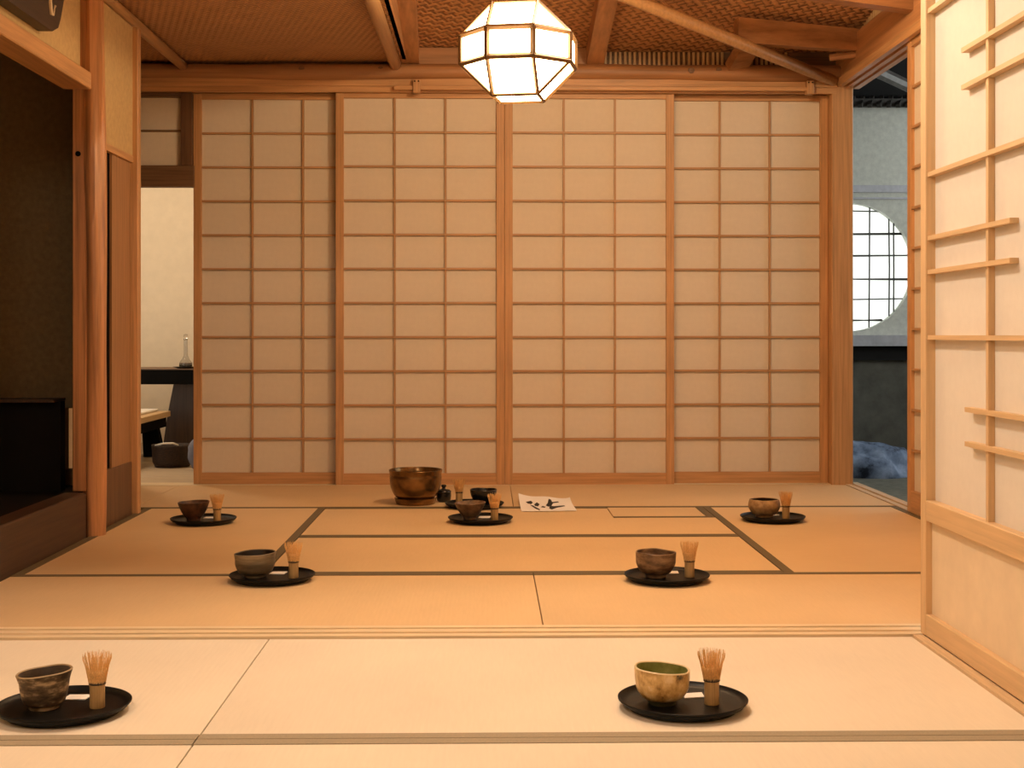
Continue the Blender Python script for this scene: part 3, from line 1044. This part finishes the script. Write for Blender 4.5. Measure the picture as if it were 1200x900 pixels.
def make_bowl(name, px, py, prof, label, outer, inner, foot_r, foot_h=0.008, wall=0.005, wob=0.02, lean=0.0, wave=0.0, lean_dir=0.0, z=TRAY_TOP, rim=None, cat='tea bowl', group='tea bowls set out on the trays', seed=0, fmat=None):
    c = ground(px, py, z)
    t = thing(name, (c.x, c.y, z), label, cat, group)
    rnd = random.Random(seed)
    ph = [rnd.uniform(0, 6.28) for _ in range(4)]
    pts = profile_curve(prof)
    zr, rr = prof[-1][1], prof[-1][0]

    def fn(th, r, zz):
        k = max(0.0, min(1.0, (zz - foot_h) / (zr - foot_h)))
        r2 = r * (1 + k * 0.6 * wob * (math.sin(2 * th + ph[0]) + 0.6 * math.sin(3 * th + ph[1])))
        x, y = r2 * math.cos(th), r2 * math.sin(th)
        zz2 = zz + k * (lean * (x * math.cos(lean_dir) + y * math.sin(lean_dir)) + 0.45 * wave * (math.sin(3 * th + ph[2]) + 0.5 * math.sin(5 * th + ph[3])))
        return (x, y, zz2)

    inn = [(max(0.0, r - wall), zz) for r, zz in pts if zz > prof[0][1] + wall * 1.3]
    bot = (inn[0][0] * 0.55, inn[0][1] - wall * 0.35)
    rim_p = [(rr - wall * 0.15, zr + wall * 0.35), (rr - wall * 0.5, zr + wall * 0.5), (rr - wall * 0.85, zr + wall * 0.35)]
    MB().lathe([(0.0, prof[0][1])] + pts, 44, fn).build('outer_wall', outer, t, smooth=True, local=True)
    MB().lathe([pts[-1]] + rim_p + [inn[-1]], 44, fn).build('rim', rim or outer, t, smooth=True, local=True)
    MB().lathe([inn[-1]] + inn[::-1][1:] + [bot, (0.0, bot[1])], 44, fn).build('inside', inner, t, smooth=True, local=True)
    MB().lathe([(foot_r * 0.72, 0.0), (foot_r * 0.96, 0.0), (foot_r, foot_h * 0.5), (foot_r * 1.05, prof[0][1] + 0.001), (foot_r * 0.75, prof[0][1] + 0.001), (foot_r * 0.72, 0.0)], 32).build('foot_ring', fmat or outer, t, smooth=True, local=True, angle=0.7)
    return t


# whisk meshes (shared)
def whisk_meshes(seed):
    rnd = random.Random(seed)
    hm = MB().lathe([(0, 0.0), (0.0155, 0.0), (0.0165, 0.002), (0.0160, 0.022), (0.0163, 0.045), (0.0172, 0.053), (0.0150, 0.054), (0, 0.054)], 18).to_mesh('handle', True, 0.7)
    hm.materials.append(M['whisk_handle'])
    tm = MB().lathe([(0.0168, 0.050), (0.0182, 0.0515), (0.0182, 0.0565), (0.0170, 0.058), (0.0155, 0.054), (0.0168, 0.050)], 18).to_mesh('thread', True, 0.7)
    tm.materials.append(M['thread'])
    m = MB()
    for n, r0, r1, zt in ((46, 0.0166, 0.0300, 0.115), (26, 0.0125, 0.0195, 0.117), (18, 0.007, 0.011, 0.113)):
        for i in range(n):
            t = 2 * PI * i / n + rnd.uniform(-.03, .03)
            r_ = r1 * rnd.uniform(0.9, 1.05)
            zz = zt + rnd.uniform(-.004, .004)
            pts = []
            for k, (f, zf) in enumerate(((0, 0.050), (0.22, 0.066), (0.55, 0.088), (0.95, 0.5 * zz + 0.052), (0.97, zz))):
                rr = r0 + (r_ - r0) * f
                pts.append((rr * math.cos(t), rr * math.sin(t), zf if k < 3 else (zz - 0.008 if k == 3 else zz)))
            m.tube(pts, [0.00105, 0.00095, 0.0008, 0.0006, 0.00045], 3, cap=False)
    bm_ = m.to_mesh('tines', False)
    bm_.materials.append(M['tines'])
    core = MB().lathe([(0.0150, 0.052), (0.0185, 0.070), (0.0205, 0.082), (0.0, 0.076)], 14).to_mesh('split_bamboo', True)
    core.materials.append(M['tines'])
    return hm, tm, bm_, core


WH = whisk_meshes(3)


def make_whisk(px, py, label, rotz=0.0, z=TRAY_TOP, s=1.0):
    c = ground(px, py, z)
    t = thing('tea_whisk', (c.x, c.y, z), label, 'tea whisk', 'bamboo tea whisks standing beside the bowls', rotz=rotz)
    t.scale = (s, s, s)
    link_mesh('handle', WH[0], None, t)
    link_mesh('thread', WH[1], None, t)
    link_mesh('split_root', WH[3], None, t)
    o = link_mesh('tines', WH[2], None, t)
    o['kind'] = 'stuff'
    return t


def make_napkin(px, py, wd, dp, rotz, label):
    c = ground(px, py, TRAY_TOP)
    m = MB()
    m.mesh([(-wd / 2, -dp / 2, 0), (wd / 2, -dp / 2, 0), (wd / 2 + 0.006, dp / 2, 0.0), (-wd / 2 + 0.006, dp / 2, 0.0),
            (-wd / 2, -dp / 2, 0.002), (wd / 2, -dp / 2, 0.002), (wd / 2 + 0.006, dp / 2, 0.003), (-wd / 2 + 0.006, dp / 2, 0.003)],
           [(0, 3, 2, 1), (4, 5, 6, 7), (0, 1, 5, 4), (1, 2, 6, 5), (2, 3, 7, 6), (3, 0, 4, 7)])
    o = link_mesh('paper_packet', m.to_mesh('paper_packet'), M['napkin'], None, (c.x, c.y, TRAY_TOP + 0.0003), (0, 0, rotz))
    return tag(o, label, 'paper packet', 'white paper packets on the trays')


B1 = ceramic('bowl_ash', [(0.40, (0.035, 0.020, 0.009)), (0.52, (0.12, 0.08, 0.04)), (0.62, (0.45, 0.33, 0.19))], 18, 0.6, (1, 1, 3.0))
B1i = ceramic('bowl_ash_in', [(0.4, (0.030, 0.017, 0.008)), (0.7, (0.085, 0.052, 0.025))], 20, 0.4)
B1r = ceramic('bowl_ash_rim', [(0.4, (0.28, 0.20, 0.10)), (0.7, (0.42, 0.31, 0.17))], 20, 0.5)
B2 = ceramic('bowl_straw', [(0.36, (0.09, 0.065, 0.018)), (0.43, (0.42, 0.24, 0.070)), (0.55, (0.66, 0.45, 0.18)), (0.66, (0.80, 0.63, 0.36))], 30, 0.3, (1, 1, 0.8))
B2i = ceramic('bowl_green', [(0.35, (0.16, 0.17, 0.040)), (0.7, (0.37, 0.37, 0.13))], 18, 0.25)
B2r = ceramic('bowl_cream_rim', [(0.35, (0.60, 0.46, 0.24)), (0.7, (0.74, 0.62, 0.38))], 30, 0.35)
B2f = plain('bowl_green_foot', (0.050, 0.046, 0.018), 0.45)
B3 = ceramic('bowl_grey_band', [(0.35, (0.085, 0.058, 0.030)), (0.5, (0.17, 0.13, 0.075)), (0.65, (0.36, 0.28, 0.17))], 9, 0.45, (0.5, 0.5, 3.6))
B3i = plain('bowl_dark_in', (0.018, 0.011, 0.006), 0.4, 0.3)
B4 = ceramic('bowl_brown', [(0.34, (0.055, 0.028, 0.013)), (0.5, (0.15, 0.085, 0.042)), (0.68, (0.30, 0.19, 0.10))], 20, 0.38, (1, 1, 2.6))
B5 = ceramic('bowl_rust', [(0.35, (0.035, 0.015, 0.007)), (0.68, (0.16, 0.065, 0.026))], 26, 0.5)
B6 = ceramic('bowl_umber', [(0.35, (0.09, 0.050, 0.024)), (0.68, (0.24, 0.145, 0.075))], 40, 0.5)
B7 = ceramic('bowl_tan', [(0.35, (0.25, 0.145, 0.060)), (0.68, (0.47, 0.31, 0.145))], 40, 0.6)

# near left set
make_tray(75, 828, 'round black tray under the dark bowl with the slanted rim')
make_bowl('tea_bowl', 52, 829, [(0.030, 0.006), (0.043, 0.014), (0.050, 0.040), (0.0525, 0.058), (0.0585, 0.077)],
          'dark ash-streaked tea bowl with flared slanted rim on the near left tray', B1, B1i, 0.034, 0.006, wob=0.02, lean=0.085, wave=0.0012, rim=B1r, seed=1)
make_whisk(114, 829, 'bamboo tea whisk beside the dark bowl with the slanted rim', 0.2)
make_napkin(89, 818, 0.050, 0.036, 0.0, 'small white paper packet beside the dark bowl with the slanted rim')
# near right set
make_tray(800, 822, 'round black tray under the green glazed bowl')
make_bowl('tea_bowl', 776, 824, [(0.030, 0.009), (0.044, 0.015), (0.056, 0.032), (0.0600, 0.055), (0.0610, 0.076)],
          'straw-coloured tea bowl with green glazed inside on the near right tray', B2, B2i, 0.031, 0.009, wob=0.016, wave=0.0016, lean=-0.07, rim=B2r, seed=2, fmat=B2f)
make_whisk(834, 825, 'bamboo tea whisk beside the green glazed bowl', 1.1)
make_napkin(811, 816, 0.046, 0.034, 0.2, 'small white paper packet beside the green glazed bowl')
# middle left set
make_tray(319, 675.5, 'round black tray under the grey banded bowl')
make_bowl('tea_bowl', 299, 675.5, [(0.034, 0.008), (0.054, 0.016), (0.065, 0.040), (0.066, 0.058), (0.069, 0.078)],
          'wide grey-brown banded tea bowl on the tray across the slanting mat border', B3, B3i, 0.036, 0.008, wob=0.012, lean=0.04, wave=0.0008, seed=3)
make_whisk(344, 677, 'bamboo tea whisk beside the grey banded bowl', 0.6)
make_napkin(325, 672, 0.050, 0.040, 0.0, 'small white paper packet beside the grey banded bowl')
# middle right set
make_tray(781.5, 675.5, 'round black tray under the brown wavy-rimmed bowl')
make_bowl('tea_bowl', 768.5, 676, [(0.033, 0.010), (0.050, 0.018), (0.064, 0.042), (0.066, 0.060), (0.067, 0.082)],
          'brown ribbed tea bowl with wavy rim on the tray before the empty mat', B4, B4, 0.034, 0.010, wob=0.014, wave=0.0028, lean=-0.02, seed=4)
make_whisk(808, 676, 'bamboo tea whisk beside the brown wavy-rimmed bowl', 1.7)
make_napkin(786, 671.5, 0.046, 0.040, 0.1, 'small white paper packet beside the brown wavy-rimmed bowl')
# far left set
make_tray(238.5, 609, 'round black tray under the dark rust-brown bowl near the alcove')
make_bowl('tea_bowl', 227, 609.5, [(0.030, 0.010), (0.040, 0.018), (0.056, 0.045), (0.0685, 0.078)],
          'dark rust-brown conical tea bowl on the tray near the alcove', B5, B5, 0.030, 0.010, wob=0.012, wave=0.0012, lean=0.04, seed=5)
make_whisk(254.5, 611, 'bamboo tea whisk beside the dark rust-brown bowl', 2.1)
make_napkin(245, 607, 0.046, 0.040, 0.0, 'small white paper packet beside the dark rust-brown bowl')
# far centre set
make_tray(563, 608, 'round black tray under the flared bowl in front of the bronze bowl')
make_bowl('tea_bowl', 551, 608.5, [(0.028, 0.010), (0.038, 0.018), (0.055, 0.045), (0.0685, 0.072)],
          'grey-brown flared tea bowl on the tray in front of the bronze bowl', B6, B6, 0.029, 0.010, wob=0.010, wave=0.001, lean=0.03, seed=6)
make_whisk(579.5, 610, 'bamboo tea whisk beside the grey-brown flared bowl', 2.9)
make_napkin(567, 606.5, 0.050, 0.050, 0.0, 'small white paper packet beside the grey-brown flared bowl')
# far right set
make_tray(905.5, 606.5, 'round black tray under the tan bowl near the side doorway')
make_bowl('tea_bowl', 895.5, 605.5, [(0.036, 0.009), (0.054, 0.016), (0.068, 0.040), (0.0695, 0.058), (0.064, 0.076)],
          'sandy tan rounded tea bowl on the tray near the side doorway', B7, B3i, 0.038, 0.009, wob=0.010, wave=0.0014, seed=7, rim=B7)
make_whisk(921, 607.5, 'bamboo tea whisk beside the sandy tan bowl', 0.9)
make_napkin(908, 604, 0.034, 0.034, 0.0, 'small white paper packet beside the sandy tan bowl')
# host's set behind
make_tray(556, 591, 'round black tray under the glossy black bowl', 0.140)
make_bowl('tea_bowl', 566.5, 591.5, [(0.030, 0.010), (0.044, 0.018), (0.058, 0.042), (0.064, 0.072)],
          'glossy black tea bowl on the rearmost tray', M['black_gloss'], M['black_gloss'], 0.031, 0.010, wob=0.01, wave=0.0012, seed=8)
make_whisk(538, 590, 'bamboo tea whisk standing in front of the rear screens beside the black bowl', 1.3)

# bronze water bowl
make_bowl('water_bowl', 487, 590, [(0.070, 0.028), (0.098, 0.036), (0.120, 0.080), (0.126, 0.125), (0.125, 0.142), (0.130, 0.163)],
          'large bronze bowl on a low foot standing before the rear screens', M['bronze'], M['bronze'], 0.098, 0.026, wall=0.005, wob=0.0, z=0.0018, cat='bowl', group='host utensils', seed=9)
# tea caddy
c = ground(520, 588, 0.0)
cd = thing('tea_caddy', (c.x, c.y, 0.0), 'small black lidded tea caddy next to the bronze bowl', 'caddy', 'host utensils')
MB().lathe([(0, 0), (0.026, 0.0), (0.034, 0.010), (0.037, 0.030), (0.036, 0.044), (0, 0.044)], 28).build('body', M['black_gloss'], cd, smooth=True, local=True, angle=0.7)
MB().lathe([(0, 0.046), (0.0365, 0.045), (0.037, 0.052), (0.028, 0.060), (0.009, 0.063), (0.008, 0.070), (0.014, 0.078), (0.010, 0.084), (0, 0.085)], 28).build('lid', M['black_gloss'], cd, smooth=True, local=True)

# calligraphy sheet
pa, pb_, pc, pd = ground(611, 600.0), ground(676, 599.0), ground(668, 587.5), ground(607.5, 587.0)
NU, NV = 14, 10
sh = MB()


def sheet_pt(u, v, lift=0.0):
    p = (pa * (1 - u) + pb_ * u) * (1 - v) + (pd * (1 - u) + pc * u) * v
    z = 0.003 + 0.030 * max(0, v - 0.35) ** 2 * 2.4 * (1 - u) ** 1.5 + 0.020 * max(0, v - 0.5) ** 2 * 3 * u ** 3 + 0.004 * (1 + math.sin(9 * u + 3 * v)) * v
    return Vector((p.x, p.y, z + lift))


sv = [sheet_pt(i / NU, j / NV) for j in range(NV + 1) for i in range(NU + 1)]
sv2 = [p + Vector((0, 0, -0.0008)) for p in sv]
fc = []
N1 = (NU + 1) * (NV + 1)
for j in range(NV):
    for i in range(NU):
        q = (j * (NU + 1) + i, j * (NU + 1) + i + 1, (j + 1) * (NU + 1) + i + 1, (j + 1) * (NU + 1) + i)
        fc.append(q)
        fc.append(tuple(N1 + k for k in q[::-1]))
sheet = sh.mesh(sv + sv2, fc).build('calligraphy_sheet', M['napkin'], smooth=True)
tag(sheet, 'curling white paper sheet with black brush marks lying on the mat', 'paper')


def blot(pts):
    m = MB()
    cu, cv = sum(p[0] for p in pts) / len(pts), sum(p[1] for p in pts) / len(pts)
    pts = [(cu + (u - cu) * 1.3, cv + (v - cv) * 1.3) for u, v in pts]
    P = [sheet_pt(u, v, 0.0012) for u, v in pts]
    P2 = [sheet_pt(u, v, 0.0004) for u, v in pts]
    n = len(P)
    m.mesh(P + P2, [tuple(range(n)), tuple(range(2 * n - 1, n - 1, -1))] + [(i, n + i, n + (i + 1) % n, (i + 1) % n) for i in range(n)])
    m.build('brush_mark', M['ink'], sheet)


blot([(0.14, 0.66), (0.22, 0.74), (0.24, 0.66), (0.21, 0.58), (0.16, 0.60)])
blot([(0.28, 0.54), (0.33, 0.66), (0.36, 0.56), (0.33, 0.44), (0.29, 0.46)])
blot([(0.21, 0.44), (0.25, 0.42), (0.33, 0.16), (0.32, 0.10), (0.27, 0.20)])
blot([(0.39, 0.34), (0.42, 0.42), (0.46, 0.36), (0.44, 0.30)])
blot([(0.50, 0.50), (0.54, 0.62), (0.57, 0.80), (0.60, 0.78), (0.61, 0.58), (0.57, 0.44), (0.53, 0.42)])
blot([(0.55, 0.24), (0.58, 0.40), (0.63, 0.36), (0.78, 0.40), (0.79, 0.36), (0.66, 0.26), (0.58, 0.16)])
blot([(0.60, 0.66), (0.72, 0.72), (0.73, 0.68), (0.61, 0.60)])

# ================================================================== furniture of the side room
tb = thing('black_table', (-2.05, 9.6, 0), 'thick-topped black table in the room behind the far doorway', 'table')
box('table_top', -2.95, -1.46, 9.30, 9.88, 0.478, 0.578, M['black_wood'], tb, 0.004)
box('surface_board', -2.94, -1.47, 9.32, 9.86, 0.578, 0.584, M['dark_x'], tb)
sp = MB()
sp.mesh([(-2.20, 9.50, 0.478), (-1.50, 9.50, 0.478), (-1.50, 9.50, 0.0), (-2.28, 9.50, 0.0), (-2.245, 9.50, 0.25),
         (-2.20, 9.62, 0.478), (-1.50, 9.62, 0.478), (-1.50, 9.62, 0.0), (-2.28, 9.62, 0.0), (-2.245, 9.62, 0.25)],
        [(0, 4, 3, 2, 1), (5, 6, 7, 8, 9), (0, 1, 6, 5), (1, 2, 7, 6), (2, 3, 8, 7), (3, 4, 9, 8), (4, 0, 5, 9)])
sp.build('pedestal', M['pedestal'], tb)
bn = thing('low_bench', (-2.55, 8.6, 0), 'low black bench with pale seat pad beside the black table', 'bench')
box('seat_board', -2.80, -2.165, 7.95, 9.26, 0.262, 0.300, M['pale_y'], bn, 0.003)
box('seat_pad', -2.78, -2.235, 8.00, 9.20, 0.300, 0.318, M['cushion'], bn, 0.006)
box('apron', -2.78, -2.185, 7.98, 9.22, 0.195, 0.262, M['black_wood'], bn)
for x0, y0 in ((-2.27, 8.36), (-2.27, 9.10), (-2.76, 8.36), (-2.76, 9.10)):
    lg_ = MB()
    lg_.mesh([(x0 - 0.04, y0, 0.0), (x0 + 0.09, y0, 0.0), (x0 + 0.09, y0 + 0.08, 0.0), (x0 - 0.04, y0 + 0.08, 0.0),
              (x0 - 0.05, y0, 0.195), (x0 + 0.05, y0, 0.195), (x0 + 0.05, y0 + 0.08, 0.195), (x0 - 0.05, y0 + 0.08, 0.195)],
             [(0, 3, 2, 1), (4, 5, 6, 7), (0, 1, 5, 4), (1, 2, 6, 5), (2, 3, 7, 6), (3, 0, 4, 7)])
    lg_.build('leg', M['black_wood'], bn)
bk2 = thing('wicker_basket', (-1.965, 8.45, 0), 'dark brown wicker basket on the floor beneath the black table', 'basket')
MB().lathe([(0, 0.0), (0.105, 0.0), (0.12, 0.03), (0.125, 0.12), (0.128, 0.135), (0.118, 0.135), (0.112, 0.03), (0, 0.02)], 28).build('basket_wall', M['wicker'], bk2, smooth=True, local=True)
MB().tube([(-0.085, -0.085, 0.135), (-0.03, -0.115, 0.150), (0.03, -0.115, 0.152), (0.06, -0.100, 0.138)], 0.006, 8).build('handle', M['cushion'], bk2, smooth=True, local=True)
bg_ = MB()
bmesh.ops.create_icosphere(bg_.bm, subdivisions=3, radius=1.0)
for v in bg_.bm.verts:
    n_ = 1 + 0.12 * mnoise.noise(v.co * 2.5)
    v.co = Vector((-1.735 + v.co.x * 0.085 * n_, 8.22 + v.co.y * 0.07 * n_, max(0.0, 0.105 + v.co.z * 0.125 * n_ * (1 - 0.25 * max(0, v.co.z)))))
tag(bg_.build('cloth_bag', M['bluecloth'], smooth=True), 'grey-blue cloth bag on the floor behind the leftmost rear screen', 'bag')
sc_ = tag(MB().lathe([(0, 0), (0.05, 0), (0.085, 0.010), (0.088, 0.013), (0.05, 0.006), (0, 0.005)], 28).build('saucer', M['black_gloss'], smooth=True, local=True),
          'small black saucer under the glass carafe on the black table', 'saucer')
sc_.location = (-2.105, 9.45, 0.584)
cf = thing('glass_carafe', (-2.105, 9.45, 0.5895), 'clear glass carafe with a slender neck on the black table', 'carafe')
MB().lathe([(0, 0.0), (0.040, 0.0), (0.046, 0.010), (0.044, 0.035), (0.024, 0.060), (0.014, 0.085), (0.0125, 0.19), (0.015, 0.20), (0.012, 0.20), (0.0105, 0.19), (0.0115, 0.085), (0.021, 0.060), (0.040, 0.035), (0.041, 0.012), (0, 0.006)], 28).build('body', M['glass'], cf, smooth=True, local=True)
stp = MB().lathe([(0, 0.0), (0.011, 0.0), (0.011, 0.015), (0.017, 0.020), (0.014, 0.034), (0, 0.038)], 16).build('stopper', M['glass'], cf, smooth=True, local=True)
stp.location = (0, 0, 0.196)
